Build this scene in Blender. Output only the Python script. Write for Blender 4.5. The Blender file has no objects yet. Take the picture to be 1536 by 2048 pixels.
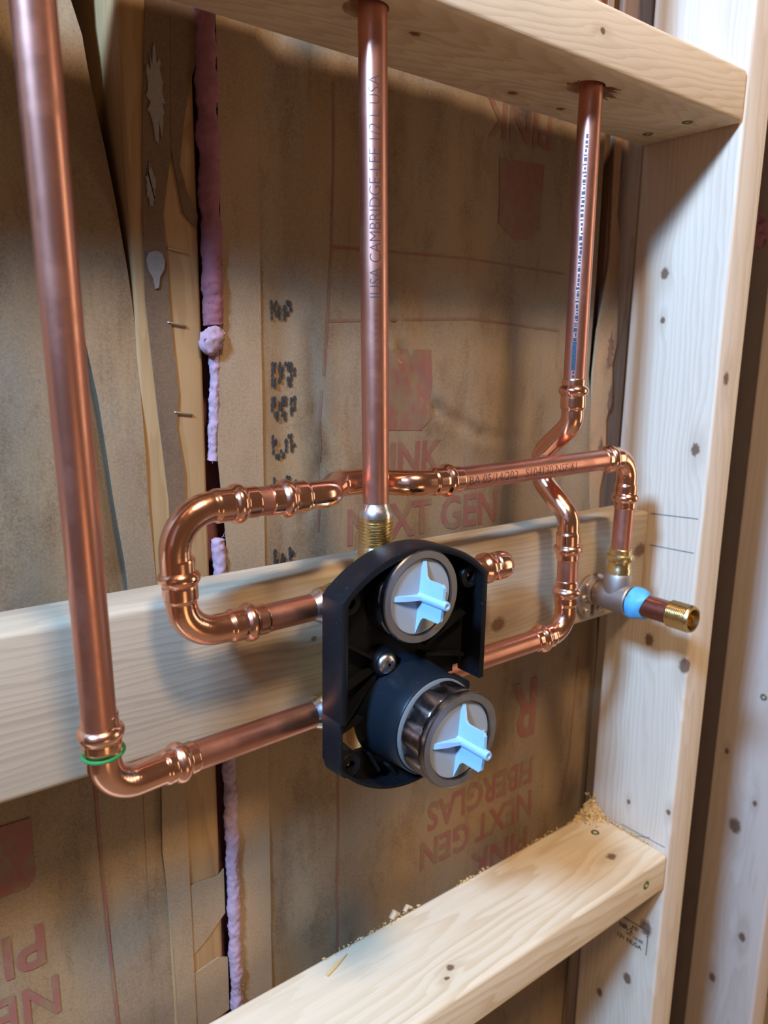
import bpy, bmesh, math, random
from mathutils import Vector, Matrix, noise

random.seed(7)
S = 0.001                                    # the script works in millimetres
COL = bpy.context.scene.collection
scene = bpy.context.scene

# ------------------------------------------------------------------ camera
cam_d = bpy.data.cameras.new('camera')
cam = bpy.data.objects.new('camera', cam_d)
COL.objects.link(cam)
Rr = Vector((0.79167885, -0.61073257, 0.01582171))
Ru = Vector((0.11129211, 0.16963281, 0.97920313))
Rf = Vector((0.60071512, 0.77345358, -0.20226443))
m = Matrix((Rr, Ru, -Rf)).transposed().to_4x4()
m.translation = Vector((-0.60364, -0.33309, 0.13423))
cam.matrix_world = m
cam_d.sensor_fit = 'VERTICAL'
cam_d.sensor_height = 36.0
cam_d.lens = 1514.5 / 2048 * 36.0
cam_d.clip_start = 0.01
cam_d.dof.use_dof = True
cam_d.dof.focus_distance = 0.47
cam_d.dof.aperture_fstop = 9.0
scene.camera = cam

# ------------------------------------------------------------------ light
scene.view_settings.view_transform = 'Standard'
scene.view_settings.look = 'None'
scene.view_settings.gamma = 1.0
scene.view_settings.use_curve_mapping = False
scene.view_settings.exposure = 0.0

world = bpy.data.worlds.new('room_light')
scene.world = world
world.use_nodes = True
wn = world.node_tree
wn.nodes.clear()
w_out = wn.nodes.new('ShaderNodeOutputWorld')
w_bg = wn.nodes.new('ShaderNodeBackground')
w_bg.inputs['Color'].default_value = (1.0, 0.62, 0.40, 1)
w_bg.inputs['Strength'].default_value = 0.105
wn.links.new(w_bg.outputs[0], w_out.inputs[0])


def area(name, loc, target, size, power, color, size_y=None):
    d = bpy.data.lights.new(name, 'AREA')
    d.energy = power
    d.color = color
    d.size = size
    if size_y:
        d.shape = 'RECTANGLE'
        d.size_y = size_y
    o = bpy.data.objects.new(name, d)
    COL.objects.link(o)
    o.location = loc
    o.rotation_euler = (Vector(target) - Vector(loc)).to_track_quat('-Z', 'Y').to_euler()
    return o


area('daylight_opening', (-1.30, -0.36, 0.81), (-0.1, 0.05, 0.1), 0.15, 56.0, (0.27, 0.54, 1.0))
area('ceiling_lamp', (-0.62, -1.25, 2.05), (-0.2, 0.05, 0.0), 0.30, 55.0, (1.0, 0.78, 0.53))
area('window_glow', (-1.9, -0.9, 0.5), (-0.2, 0.05, 0.0), 1.0, 1.2, (0.55, 0.66, 1.0))
area('room_window', (1.35, -1.10, 0.15), (-0.2, 0.05, 0.0), 0.45, 6.0, (1.0, 0.84, 0.66), 1.3)
area('low_warm_fill', (-0.3, -1.3, -0.6), (-0.1, 0.05, -0.2), 0.4, 1.2, (1.0, 0.66, 0.36))  # weak warm fill added low in front, not a lamp of the room


# ------------------------------------------------------------------ node helpers
class NT:
    def __init__(self, name):
        self.mat = bpy.data.materials.new(name)
        self.mat.use_nodes = True
        self.t = self.mat.node_tree
        self.t.nodes.clear()
        self.out = self.t.nodes.new('ShaderNodeOutputMaterial')
        self.b = self.t.nodes.new('ShaderNodeBsdfPrincipled')
        self.t.links.new(self.b.outputs[0], self.out.inputs[0])

    def n(self, typ, **kw):
        x = self.t.nodes.new(typ)
        for k, v in kw.items():
            setattr(x, k, v)
        return x

    def link(self, a, b):
        self.t.links.new(a, b)

    def put(self, sock, v):
        if isinstance(v, (int, float)):
            sock.default_value = v
        elif isinstance(v, (tuple, list)):
            sock.default_value = tuple(v) + ((1,) if len(v) == 3 and len(sock.default_value) == 4 else ())
        else:
            self.link(v, sock)

    def math(self, op, a, b=0.0, c=0.0, clamp=False):
        x = self.n('ShaderNodeMath', operation=op)
        x.use_clamp = clamp
        self.put(x.inputs[0], a)
        self.put(x.inputs[1], b)
        self.put(x.inputs[2], c)
        return x.outputs[0]

    def vec(self, op, a, b=(0, 0, 0), out=0):
        x = self.n('ShaderNodeVectorMath', operation=op)
        self.put(x.inputs[0], a)
        self.put(x.inputs[1], b)
        return x.outputs[out]

    def length(self, a):
        x = self.n('ShaderNodeVectorMath', operation='LENGTH')
        self.put(x.inputs[0], a)
        return x.outputs['Value']

    def noise(self, v, scale, detail=3.0, rough=0.5, dist=0.0):
        x = self.n('ShaderNodeTexNoise')
        self.put(x.inputs['Vector'], v)
        x.inputs['Scale'].default_value = scale
        x.inputs['Detail'].default_value = detail
        x.inputs['Roughness'].default_value = rough
        x.inputs['Distortion'].default_value = dist
        return x.outputs['Fac']

    def ramp(self, f, stops):
        x = self.n('ShaderNodeValToRGB')
        self.put(x.inputs[0], f)
        e = x.color_ramp.elements
        while len(e) < len(stops):
            e.new(0.5)
        for i, (p, c) in enumerate(stops):
            e[i].position = p
            e[i].color = tuple(c) + (1,) if len(c) == 3 else c
        return x.outputs[0]

    def smooth(self, f, lo, hi):
        x = self.n('ShaderNodeMapRange', interpolation_type='SMOOTHSTEP')
        self.put(x.inputs[0], f)
        x.inputs[1].default_value = lo
        x.inputs[2].default_value = hi
        x.inputs[3].default_value = 0
        x.inputs[4].default_value = 1
        return x.outputs[0]

    def mix(self, f, a, b, blend='MIX'):
        x = self.n('ShaderNodeMix', data_type='RGBA', blend_type=blend)
        self.put(x.inputs[0], f)
        self.put(x.inputs[6], a)
        self.put(x.inputs[7], b)
        return x.outputs[2]

    def pos(self):
        g = self.n('ShaderNodeNewGeometry')
        return self.vec('SCALE', g.outputs['Position']) if False else g.outputs['Position']

    def bump(self, h, strength, dist=0.001):
        x = self.n('ShaderNodeBump')
        x.inputs['Strength'].default_value = strength
        x.inputs['Distance'].default_value = dist
        self.put(x.inputs['Height'], h)
        self.link(x.outputs[0], self.b.inputs['Normal'])


def plain(name, color, rough=0.6, metal=0.0, spec=0.5, var=0.0, vscale=200):
    t = NT(name)
    if var:
        f = t.noise(t.pos(), vscale, 4)
        dark = tuple(c * (1 - var) for c in color)
        t.put(t.b.inputs['Base Color'], t.mix(f, dark, color))
    else:
        t.b.inputs['Base Color'].default_value = tuple(color) + (1,)
    t.b.inputs['Roughness'].default_value = rough
    t.b.inputs['Metallic'].default_value = metal
    t.b.inputs['Specular IOR Level'].default_value = spec
    return t.mat


def wood(name, axis, pith, pitch=4.0, early=(0.66, 0.49, 0.30), late=(0.50, 0.32, 0.16),
         knots=(), taper=0.02, contrast=0.55, swirl=1.0, pale=None):
    """axis 0/1/2 = grain direction; pith = (b, c) in mm in the cross plane; knots = (x,y,z,r) in mm"""
    t = NT(name)
    P = t.pos()
    mp = t.n('ShaderNodeVectorMath', operation='SCALE')
    t.link(P, mp.inputs[0])
    mp.inputs['Scale'].default_value = 1000.0
    P = mp.outputs[0]                                     # millimetres
    sc = [1.0, 1.0, 1.0]
    sc[axis] = 0.06
    Ps = t.vec('MULTIPLY', P, tuple(sc))
    sf = [1.0, 1.0, 1.0]
    sf[axis] = 0.012
    Pf = t.vec('MULTIPLY', P, tuple(sf))
    sep = t.n('ShaderNodeSeparateXYZ')
    t.link(P, sep.inputs[0])
    ax = [sep.outputs[i] for i in range(3)]
    o = [i for i in range(3) if i != axis]
    db = t.math('SUBTRACT', ax[o[0]], pith[0])
    dc = t.math('SUBTRACT', ax[o[1]], pith[1])
    wob = t.noise(Ps, 0.045, 3, 0.55)
    wob2 = t.noise(t.vec('MULTIPLY', P, tuple(0.35 if i == axis else 1.0 for i in range(3))), 0.035, 2)
    d = t.math('SQRT', t.math('ADD', t.math('MULTIPLY', db, db), t.math('MULTIPLY', dc, dc)))
    d = t.math('ADD', d, t.math('MULTIPLY', t.math('SUBTRACT', wob, 0.5), 20.0))
    d = t.math('ADD', d, t.math('MULTIPLY', t.math('SUBTRACT', wob2, 0.5), 9.0))
    d = t.math('ADD', d, t.math('MULTIPLY', ax[axis], taper))
    kmask = None
    kring = None
    for (kx, ky, kz, kr) in knots:
        v = t.vec('SUBTRACT', P, (kx, ky, kz))
        st = [1.0, 1.0, 1.0]
        st[axis] = 0.72
        dist = t.length(t.vec('MULTIPLY', v, tuple(st)))
        dn = t.math('ADD', dist, t.math('MULTIPLY', t.math('SUBTRACT', t.noise(P, 0.35, 2), 0.5), kr * 0.8))
        mk = t.math('SUBTRACT', 1.0, t.smooth(dn, kr * 0.55, kr * 1.15))
        kmask = mk if kmask is None else t.math('MAXIMUM', kmask, mk)
        st[axis] = 0.35
        dl = t.length(t.vec('MULTIPLY', v, tuple(st)))
        g = t.math('POWER', 2.718, t.math('MULTIPLY', -1.0, t.math('POWER', t.math('DIVIDE', dl, kr * 2.4), 2.0)))
        d = t.math('ADD', d, t.math('MULTIPLY', g, kr * 1.6 * swirl))
        halo = t.math('SUBTRACT', 1.0, t.smooth(dl, kr * 0.6, kr * 2.6))
        kring = halo if kring is None else t.math('MAXIMUM', kring, halo)
    ph = t.math('FRACT', t.math('DIVIDE', d, pitch))
    ring = t.math('MULTIPLY', t.smooth(ph, 0.25, 0.88), t.math('SUBTRACT', 1.0, t.smooth(ph, 0.90, 1.0)))
    amp = t.math('MULTIPLY', t.smooth(t.noise(Ps, 0.03, 2), 0.15, 0.6), contrast)
    fib = t.noise(Pf, 1.6, 4, 0.6)
    col = t.mix(t.math('MULTIPLY', ring, amp, clamp=True), early, late)
    col = t.mix(t.math('MULTIPLY', t.smooth(fib, 0.45, 0.8), 0.28), col, tuple(c * 0.72 for c in late))
    blot = t.noise(Ps, 0.02, 3)
    lite = pale or tuple(min(1, c * 1.18) for c in early)
    col = t.mix(t.math('MULTIPLY', t.smooth(blot, 0.4, 0.75), 0.5), col, lite)
    if kmask is not None:
        col = t.mix(t.math('MULTIPLY', kring, 0.35), col, tuple(c * 0.8 for c in late))
        col = t.mix(t.math('MULTIPLY', kmask, 0.9), col, (0.13, 0.06, 0.03))
    t.put(t.b.inputs['Base Color'], col)
    t.b.inputs['Roughness'].default_value = 0.62
    t.b.inputs['Specular IOR Level'].default_value = 0.28
    t.bump(t.math('ADD', t.math('MULTIPLY', fib, 0.6), t.math('MULTIPLY', ring, 0.3)), 0.16, 0.0006)
    return t.mat


def copper(name, color, rough, dark=(0.42, 0.17, 0.10), amount=0.45, scale=40, spots=0.3):
    t = NT(name)
    P = t.pos()
    a = t.smooth(t.noise(P, scale, 4, 0.6), 0.42, 0.75)
    s = t.smooth(t.noise(P, 520, 3, 0.6), 0.58, 0.75)
    c = t.mix(t.math('MULTIPLY', a, amount), color, dark)
    c = t.mix(t.math('MULTIPLY', s, spots), c, tuple(x * 0.55 for x in color))
    t.put(t.b.inputs['Base Color'], c)
    t.b.inputs['Metallic'].default_value = 1.0
    t.put(t.b.inputs['Roughness'], t.math('ADD', rough, t.math('MULTIPLY', a, 0.12)))
    t.bump(t.noise(P, 900, 2), 0.02, 0.0004)
    return t.mat


def kraft(name, base=(0.245, 0.150, 0.073), grey=(0.205, 0.145, 0.092), dark=(0.110, 0.060, 0.028)):
    t = NT(name)
    P = t.pos()
    st = t.vec('MULTIPLY', P, (1.0, 1.0, 0.45))
    a = t.smooth(t.noise(st, 16, 5, 0.6), 0.36, 0.68)
    b = t.smooth(t.noise(st, 38, 5, 0.65), 0.46, 0.72)
    f = t.noise(P, 700, 4, 0.75)
    sk = t.smooth(t.noise(t.vec('MULTIPLY', P, (1.0, 1.0, 0.12)), 130, 3, 0.6), 0.52, 0.75)
    sp = t.smooth(t.noise(P, 420, 2, 0.5), 0.66, 0.74)
    c = t.mix(a, base, grey)
    c = t.mix(t.math('MULTIPLY', b, 0.6), c, dark)
    c = t.mix(t.math('MULTIPLY', sk, 0.35), c, dark)
    c = t.mix(t.math('MULTIPLY', t.smooth(f, 0.40, 0.62), 0.42), c, tuple(x * 1.45 for x in base))
    c = t.mix(t.math('MULTIPLY', sp, 0.35), c, dark)
    t.put(t.b.inputs['Base Color'], c)
    t.b.inputs['Roughness'].default_value = 0.7
    t.b.inputs['Specular IOR Level'].default_value = 0.25
    t.bump(t.math('ADD', f, t.noise(st, 60, 4)), 0.12, 0.001)
    return t.mat


# ------------------------------------------------------------------ mesh helpers (mm)
class MB:
    def __init__(self):
        self.v = []
        self.f = []

    def add(self, verts, faces):
        o = len(self.v)
        self.v += [Vector(p) for p in verts]
        self.f += [[i + o for i in f] for f in faces]

    def box(self, x0, x1, y0, y1, z0, z1):
        vs = [(x, y, z) for x in (x0, x1) for y in (y0, y1) for z in (z0, z1)]
        self.add(vs, [(0, 1, 3, 2), (4, 6, 7, 5), (0, 4, 5, 1), (2, 3, 7, 6), (0, 2, 6, 4), (1, 5, 7, 3)])

    def sweep(self, path, radii, seg=28, caps=True, close=False):
        """tube along path (list of points) with a radius per point"""
        n = len(path)
        path = [Vector(p) for p in path]
        tang = []
        for i in range(n):
            a = path[max(0, i - 1)]
            b = path[min(n - 1, i + 1)]
            tv = b - a
            if tv.length < 1e-7:
                tv = tang[-1] if tang else Vector((0, 0, 1))
            tang.append(tv.normalized())
        t0 = tang[0]
        up = Vector((0, 0, 1)) if abs(t0.z) < 0.9 else Vector((0, 1, 0))
        nrm = (up - t0 * up.dot(t0)).normalized()
        vs = []
        for i in range(n):
            tv = tang[i]
            nrm = (nrm - tv * nrm.dot(tv)).normalized()
            bn = tv.cross(nrm)
            r = radii[i] if not isinstance(radii, (int, float)) else radii
            for k in range(seg):
                a = 2 * math.pi * k / seg
                vs.append(path[i] + (nrm * math.cos(a) + bn * math.sin(a)) * r)
        fs = []
        for i in range(n - 1):
            for k in range(seg):
                k2 = (k + 1) % seg
                fs.append((i * seg + k, i * seg + k2, (i + 1) * seg + k2, (i + 1) * seg + k))
        if caps:
            fs.append(tuple(range(seg))[::-1])
            fs.append(tuple((n - 1) * seg + k for k in range(seg)))
        self.add(vs, fs)

    def lathe(self, origin, axis, profile, seg=48, facet=0, apo=1.0, frange=None):
        """profile = [(distance along axis, radius)]"""
        axis = Vector(axis).normalized()
        up = Vector((0, 0, 1)) if abs(axis.z) < 0.9 else Vector((1, 0, 0))
        u = (up - axis * up.dot(axis)).normalized()
        w = axis.cross(u)
        o = Vector(origin)
        vs = []
        for j, (h, r) in enumerate(profile):
            for k in range(seg):
                a = 2 * math.pi * k / seg
                rr = r
                if facet and frange and frange[0] <= j <= frange[1]:
                    st = 2 * math.pi / facet
                    q = (a + 0.2) % st - st / 2
                    rr = min(r, r * apo / math.cos(q))
                vs.append(o + axis * h + (u * math.cos(a) + w * math.sin(a)) * rr)
        fs = []
        n = len(profile)
        for j in range(n - 1):
            for k in range(seg):
                k2 = (k + 1) % seg
                fs.append((j * seg + k, j * seg + k2, (j + 1) * seg + k2, (j + 1) * seg + k))
        fs.append(tuple(range(seg))[::-1])
        fs.append(tuple((n - 1) * seg + k for k in range(seg)))
        self.add(vs, fs)

    def prism(self, poly, y0, y1):
        """polygon in XZ extruded along Y"""
        n = len(poly)
        vs = [(x, y0, z) for x, z in poly] + [(x, y1, z) for x, z in poly]
        fs = [tuple(range(n)), tuple(range(2 * n - 1, n - 1, -1))]
        for i in range(n):
            j = (i + 1) % n
            fs.append((i, i + n, j + n, j))
        self.add(vs, fs)

    def mesh(self, name, origin):
        me = bpy.data.meshes.new(name)
        me.from_pydata([(p - Vector(origin)) * S for p in self.v], [], self.f)
        bm = bmesh.new()
        bm.from_mesh(me)
        bmesh.ops.recalc_face_normals(bm, faces=bm.faces)
        bm.to_mesh(me)
        bm.free()
        return me


def tag(o, label=None, cat=None, group=None, kind=None):
    if label:
        o['label'] = label
    if cat:
        o['category'] = cat
    if group:
        o['group'] = group
    if kind:
        o['kind'] = kind
    return o


def build(name, mb, mat, parent=None, smooth=38, bevel=0, bseg=2):
    xs = [p.x for p in mb.v]
    ys = [p.y for p in mb.v]
    zs = [p.z for p in mb.v]
    org = Vector(((min(xs) + max(xs)) / 2, (min(ys) + max(ys)) / 2, min(zs)))
    me = mb.mesh(name, org)
    me.materials.append(mat)
    if bevel:
        bm = bmesh.new()
        bm.from_mesh(me)
        es = [e for e in bm.edges if len(e.link_faces) == 2 and e.calc_face_angle(0) > math.radians(40)]
        bmesh.ops.bevel(bm, geom=es, offset=bevel * S, segments=bseg, profile=0.5, affect='EDGES', clamp_overlap=True)
        bm.to_mesh(me)
        bm.free()
    if smooth:
        me.polygons.foreach_set('use_smooth', [True] * len(me.polygons))
        me.set_sharp_from_angle(angle=math.radians(smooth))
    o = bpy.data.objects.new(name, me)
    COL.objects.link(o)
    place(o, org * S, parent)
    return o


def world_loc(o):
    l = Vector(o.location)
    while o.parent:
        o = o.parent
        l += Vector(o.location)
    return l


def place(o, wl, parent):
    if parent is None:
        o.location = wl
    else:
        o.parent = parent
        o.location = Vector(wl) - world_loc(parent)


def thing(name, label, cat, loc, group=None):
    o = bpy.data.objects.new(name, None)
    o.empty_display_size = 0.02
    COL.objects.link(o)
    o.location = Vector(loc) * S
    return tag(o, label, cat, group)


def cut(o, cutters):
    """subtract closed shapes (MB) from the mesh of o for good"""
    dg = bpy.context.evaluated_depsgraph_get
    tmp = []
    for c in cutters:
        me = c.mesh('cutter', (0, 0, 0))
        co = bpy.data.objects.new('cutter', me)
        COL.objects.link(co)
        md = o.modifiers.new('cut', 'BOOLEAN')
        md.operation = 'DIFFERENCE'
        md.solver = 'EXACT'
        md.object = co
        tmp.append(co)
    bpy.context.view_layer.update()
    new = bpy.data.meshes.new_from_object(o.evaluated_get(dg()))
    o.modifiers.clear()
    o.data = new
    for co in tmp:
        bpy.data.objects.remove(co)
    new.polygons.foreach_set('use_smooth', [True] * len(new.polygons))
    new.set_sharp_from_angle(angle=math.radians(35))


def fillet(pts, rad, step=8):
    """round the corners of a polyline"""
    pts = [Vector(p) for p in pts]
    out = [pts[0]]
    for i in range(1, len(pts) - 1):
        a, b, c = pts[i - 1], pts[i], pts[i + 1]
        r = rad[i - 1] if isinstance(rad, (list, tuple)) else rad
        u = (a - b).normalized()
        w = (c - b).normalized()
        ang = u.angle(w)
        if math.pi - ang < 0.01:
            out.append(b)
            continue
        tl = r / math.tan(ang / 2)
        tl = min(tl, 0.49 * (a - b).length if i > 1 else 0.98 * (a - b).length,
                 0.49 * (c - b).length if i < len(pts) - 2 else 0.98 * (c - b).length)
        r = tl * math.tan(ang / 2)
        bis = (u + w).normalized()
        cen = b + bis * (r / math.sin(ang / 2))
        p0 = b + u * tl
        p1 = b + w * tl
        v0 = p0 - cen
        v1 = p1 - cen
        tot = v0.angle(v1)
        for k in range(step + 1):
            f = k / step
            s = math.sin(tot)
            out.append(cen + v0 * (math.sin((1 - f) * tot) / s) + v1 * (math.sin(f * tot) / s))
    out.append(pts[-1])
    return out


def resample(pts, step):
    out = [pts[0].copy()]
    for a, b in zip(pts, pts[1:]):
        L = (b - a).length
        n = max(1, int(math.ceil(L / step)))
        for k in range(1, n + 1):
            out.append(a.lerp(b, k / n))
    return out


PR = 7.95     # pipe radius
LIP, CUP, BEAD, NECK = 8.7, 9.15, 10.9, 8.15


def fitting(mb, pts, rad, ends=(True, True), lip=9.5, cup=13.0, solid_end=False, seg=32):
    """pressed copper fitting along a rounded path: at each end flagged True a socket with a raised bead"""
    path = resample(fillet(pts, rad, 12), 0.7)
    s = [0.0]
    for a, b in zip(path, path[1:]):
        s.append(s[-1] + (b - a).length)
    L = s[-1]
    R = []
    for x in s:
        r = NECK
        for flag, d in ((ends[0], x), (ends[1], L - x)):
            if not flag:
                continue
            if d < lip + cup + 2.2:
                if d < 0.7:
                    q = LIP - 0.35 + d / 0.7 * 0.35
                elif d < lip - 3.4:
                    q = LIP
                elif abs(d - lip) <= 3.4:
                    c = math.cos((d - lip) / 3.4 * math.pi / 2)
                    base = LIP if d < lip else CUP
                    q = base + (BEAD - base) * c ** 0.65
                elif d < lip + cup:
                    q = CUP
                    if lip + 3.6 < d < lip + 4.6:
                        q = CUP - 0.18
                else:
                    f = (d - lip - cup) / 2.2
                    q = CUP + (NECK - CUP) * (3 * f * f - 2 * f ** 3)
                r = max(r, q)
        R.append(r)
    mb.sweep(path, R, seg)


def font_tris(body, size, align='LEFT', bold=0.0, sx=1.0, step=0.6):
    cu = bpy.data.curves.new('lettering', 'FONT')
    cu.body = body
    cu.size = size
    cu.align_x = align
    cu.offset = bold
    cu.resolution_u = 3
    o = bpy.data.objects.new('lettering', cu)
    COL.objects.link(o)
    bpy.context.view_layer.update()
    me = bpy.data.meshes.new_from_object(o.evaluated_get(bpy.context.evaluated_depsgraph_get()))
    bm = bmesh.new()
    bm.from_mesh(me)
    bmesh.ops.triangulate(bm, faces=bm.faces)
    if step:
        for ax in (0, 1):                                       # slice so the letters can follow a curved surface
            lo = min(v.co[ax] for v in bm.verts)
            hi = max(v.co[ax] for v in bm.verts)
            k = lo + step
            while k < hi:
                bmesh.ops.bisect_plane(bm, geom=bm.verts[:] + bm.edges[:] + bm.faces[:], plane_co=[k if i == ax else 0 for i in range(3)],
                                       plane_no=[1 if i == ax else 0 for i in range(3)])
                k += step
        bm.verts.index_update()
    vs = [v.co.copy() for v in bm.verts]
    fs = [[v.index for v in f.verts] for f in bm.faces]
    bm.free()
    bpy.data.objects.remove(o)
    return vs, fs


def lettering(mb, body, size, fn, align='LEFT', bold=0.0, sx=1.0, step=0.0):
    """set flat letters onto a surface: fn(u, v) -> world point in mm"""
    vs, fs = font_tris(body, size, align, bold, sx, step)
    mb.add([fn(v.x * sx, v.y) for v in vs], fs)


def polyline_x(pts, z):
    """x on a polyline given as (x, z) sorted by z descending"""
    if z >= pts[0][1]:
        return pts[0][0]
    for (xa, za), (xb, zb) in zip(pts, pts[1:]):
        if za >= z >= zb:
            return xa + (xb - xa) * (za - z) / (za - zb + 1e-9)
    return pts[-1][0]


def seg_dist(x, z, a, b):
    ax, az = a
    bx, bz = b
    dx, dz = bx - ax, bz - az
    t = max(0, min(1, ((x - ax) * dx + (z - az) * dz) / (dx * dx + dz * dz)))
    px, pz = ax + dx * t, az + dz * t
    return math.hypot(x - px, z - pz), (x - px) * dz - (z - pz) * dx


def sheet(left, right, z0, z1, yfn, nx=40, dz=6.0, thick=0.5):
    """paper sheet between two edge polylines"""
    mb = MB()
    nz = max(2, int((z1 - z0) / dz))
    vs = []
    for j in range(nz + 1):
        z = z1 + (z0 - z1) * j / nz
        xa = polyline_x(left, z)
        xb = polyline_x(right, z)
        for i in range(nx + 1):
            x = xa + (xb - xa) * i / nx
            vs.append((x, yfn(x, z), z))
    fs = []
    for j in range(nz):
        for i in range(nx):
            a = j * (nx + 1) + i
            fs.append((a, a + 1, a + nx + 2, a + nx + 1))
    n = len(vs)
    vs += [(x, y + thick, z) for x, y, z in vs]
    fs += [tuple(k + n for k in f[::-1]) for f in fs]
    for j in range(nz):
        for i in (0, nx):
            a = j * (nx + 1) + i
            b = a + nx + 1
            fs.append((a, b, b + n, a + n))
    mb.add(vs, fs)
    return mb


# ------------------------------------------------------------------ materials
M = {}
M['stud'] = wood('spruce_stud', 2, (-30, 120), 5.0, (0.66, 0.52, 0.38), (0.52, 0.37, 0.24), contrast=0.5, taper=0.03,
                 knots=[(0, 57, 207, 4.2), (0, 55, 168, 2.5), (0, 13, 60, 4.5), (0, 40, -120, 5), (0, 3, -133, 6),
                        (0, 46, -290, 2.2), (0, 4, -279, 2.5), (0, 15, -411, 7), (0, 30, -480, 5), (0, 60, -520, 4),
                        (14, 0, 120, 4.5), (0, -7, 4, 2.0)])
M['stud_far'] = wood('spruce_far_stud', 2, (200, 30), 5.5, (0.58, 0.45, 0.355), (0.46, 0.33, 0.245), contrast=0.4,
                     knots=[(247, 40, 40, 5), (247, 55, -420, 8), (247, 30, -560, 5), (247, 60, -640, 5), (247, 75, -330, 3), (247, 35, -380, 3)])
M['top'] = wood('spruce_top_board', 0, (20, 420), 4.6, (0.66, 0.50, 0.33), (0.50, 0.33, 0.18), contrast=0.62, taper=0.16,
                knots=[(-185, 68, 314, 3.6), (-133, 69, 314, 3.2), (-300, 36, 314, 3), (-178, 0, 335, 2.2)])
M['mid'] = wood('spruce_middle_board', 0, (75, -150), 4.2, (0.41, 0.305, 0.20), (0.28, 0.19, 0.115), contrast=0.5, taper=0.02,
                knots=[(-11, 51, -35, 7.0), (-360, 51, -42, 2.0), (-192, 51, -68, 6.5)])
M['low'] = wood('spruce_low_board', 0, (70, -380), 6.0, (0.69, 0.54, 0.36), (0.54, 0.36, 0.19), contrast=0.6, taper=0.05,
                knots=[(-46, 30, -321, 4.5), (-256, 23, -321, 3.0), (-265, 17, -321, 2.0)])
M['old'] = wood('aged_stud_wood', 2, (-430, 180), 4.5, (0.33, 0.185, 0.075), (0.24, 0.125, 0.045), contrast=0.7, pale=(0.36, 0.22, 0.10))
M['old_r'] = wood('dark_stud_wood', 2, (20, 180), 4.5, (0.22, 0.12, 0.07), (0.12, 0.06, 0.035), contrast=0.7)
M['kraft'] = kraft('kraft_paper')
M['kraft_flange'] = kraft('kraft_flange', (0.270, 0.170, 0.090), (0.25, 0.165, 0.097), (0.20, 0.12, 0.063))
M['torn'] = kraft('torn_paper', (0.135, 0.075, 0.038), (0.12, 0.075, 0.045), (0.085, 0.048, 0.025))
M['pale_paper'] = plain('pale_paper', (0.27, 0.22, 0.18), 0.85, var=0.45, vscale=500)


def faded_ink(name, ink, lo, hi):
    t = NT(name)
    P = t.pos()
    a = t.smooth(t.noise(t.vec('MULTIPLY', P, (1.0, 1.0, 0.5)), 110, 4, 0.65), lo, hi)
    t.put(t.b.inputs['Base Color'], t.mix(a, (0.205, 0.128, 0.066), ink))
    t.b.inputs['Roughness'].default_value = 0.72
    t.b.inputs['Specular IOR Level'].default_value = 0.25
    return t.mat


M['red_ink'] = faded_ink('red_ink', (0.235, 0.082, 0.060), 0.32, 0.58)
M['red_line'] = faded_ink('faint_red_ink', (0.225, 0.085, 0.058), 0.34, 0.60)
M['black_ink'] = plain('black_ink', (0.025, 0.022, 0.02), 0.6)
M['pencil'] = plain('pencil', (0.16, 0.15, 0.15), 0.5)
M['stamp_ink'] = plain('stamp_ink', (0.05, 0.045, 0.05), 0.6)
M['pink'] = plain('pink_fibreglass', (0.30, 0.105, 0.12), 0.95, var=0.5, vscale=160)
M['pink_pale'] = plain('pale_pink_fibreglass', (0.40, 0.25, 0.29), 0.95, var=0.4, vscale=260)
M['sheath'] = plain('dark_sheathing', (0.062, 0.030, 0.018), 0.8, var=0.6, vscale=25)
M['floor'] = plain('plywood_floor', (0.35, 0.25, 0.15), 0.7, var=0.3, vscale=10)
M['pipe'] = copper('copper_pipe', (0.68, 0.315, 0.225), 0.34)
M['fit'] = copper('copper_fitting', (0.92, 0.50, 0.35), 0.17, dark=(0.55, 0.23, 0.14), amount=0.35, scale=60, spots=0.12)
M['brass'] = copper('brass', (0.80, 0.62, 0.32), 0.22, dark=(0.52, 0.34, 0.14), amount=0.35, scale=90, spots=0.12)
M['bronze'] = copper('cast_bronze', (0.46, 0.38, 0.33), 0.48, dark=(0.28, 0.21, 0.17), amount=0.5, scale=120)
M['solder'] = copper('solder', (0.80, 0.80, 0.82), 0.25, dark=(0.5, 0.42, 0.38), amount=0.4, scale=150)
M['nickel'] = copper('nickel', (0.24, 0.21, 0.205), 0.24, dark=(0.30, 0.26, 0.25), amount=0.4, scale=80, spots=0.2)
M['nickel_face'] = copper('nickel_face', (0.32, 0.30, 0.285), 0.5, dark=(0.24, 0.215, 0.20), amount=0.4, scale=120, spots=0.2)
M['steel'] = plain('screw_steel', (0.62, 0.60, 0.58), 0.3, 1.0)
M['green_screw'] = plain('green_coated_screw', (0.16, 0.17, 0.06), 0.45, 0.6)
M['dark_hole'] = plain('recess_dark', (0.02, 0.018, 0.015), 0.9)
M['grey_ring'] = plain('grey_washer', (0.12, 0.12, 0.11), 0.7)
M['cap'] = plain('cap_plastic', (0.29, 0.29, 0.28), 0.5)
M['daylit_white_plastic'] = plain('daylit_white_plastic', (0.25, 0.42, 0.60), 0.45)  # white plastic with the blue of the daylight put into its colour
M['green'] = plain('green_plastic', (0.015, 0.16, 0.035), 0.45)
M['blue_tape'] = plain('blue_tape', (0.10, 0.42, 0.72), 0.5, var=0.35, vscale=180)
M['blue_ink'] = plain('blue_pipe_ink', (0.012, 0.02, 0.035), 0.5, var=0.4, vscale=200)
M['print_ink'] = plain('pipe_print', (0.045, 0.022, 0.02), 0.5)
M['staple'] = plain('staple_steel', (0.40, 0.33, 0.24), 0.4, 0.8)
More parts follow.
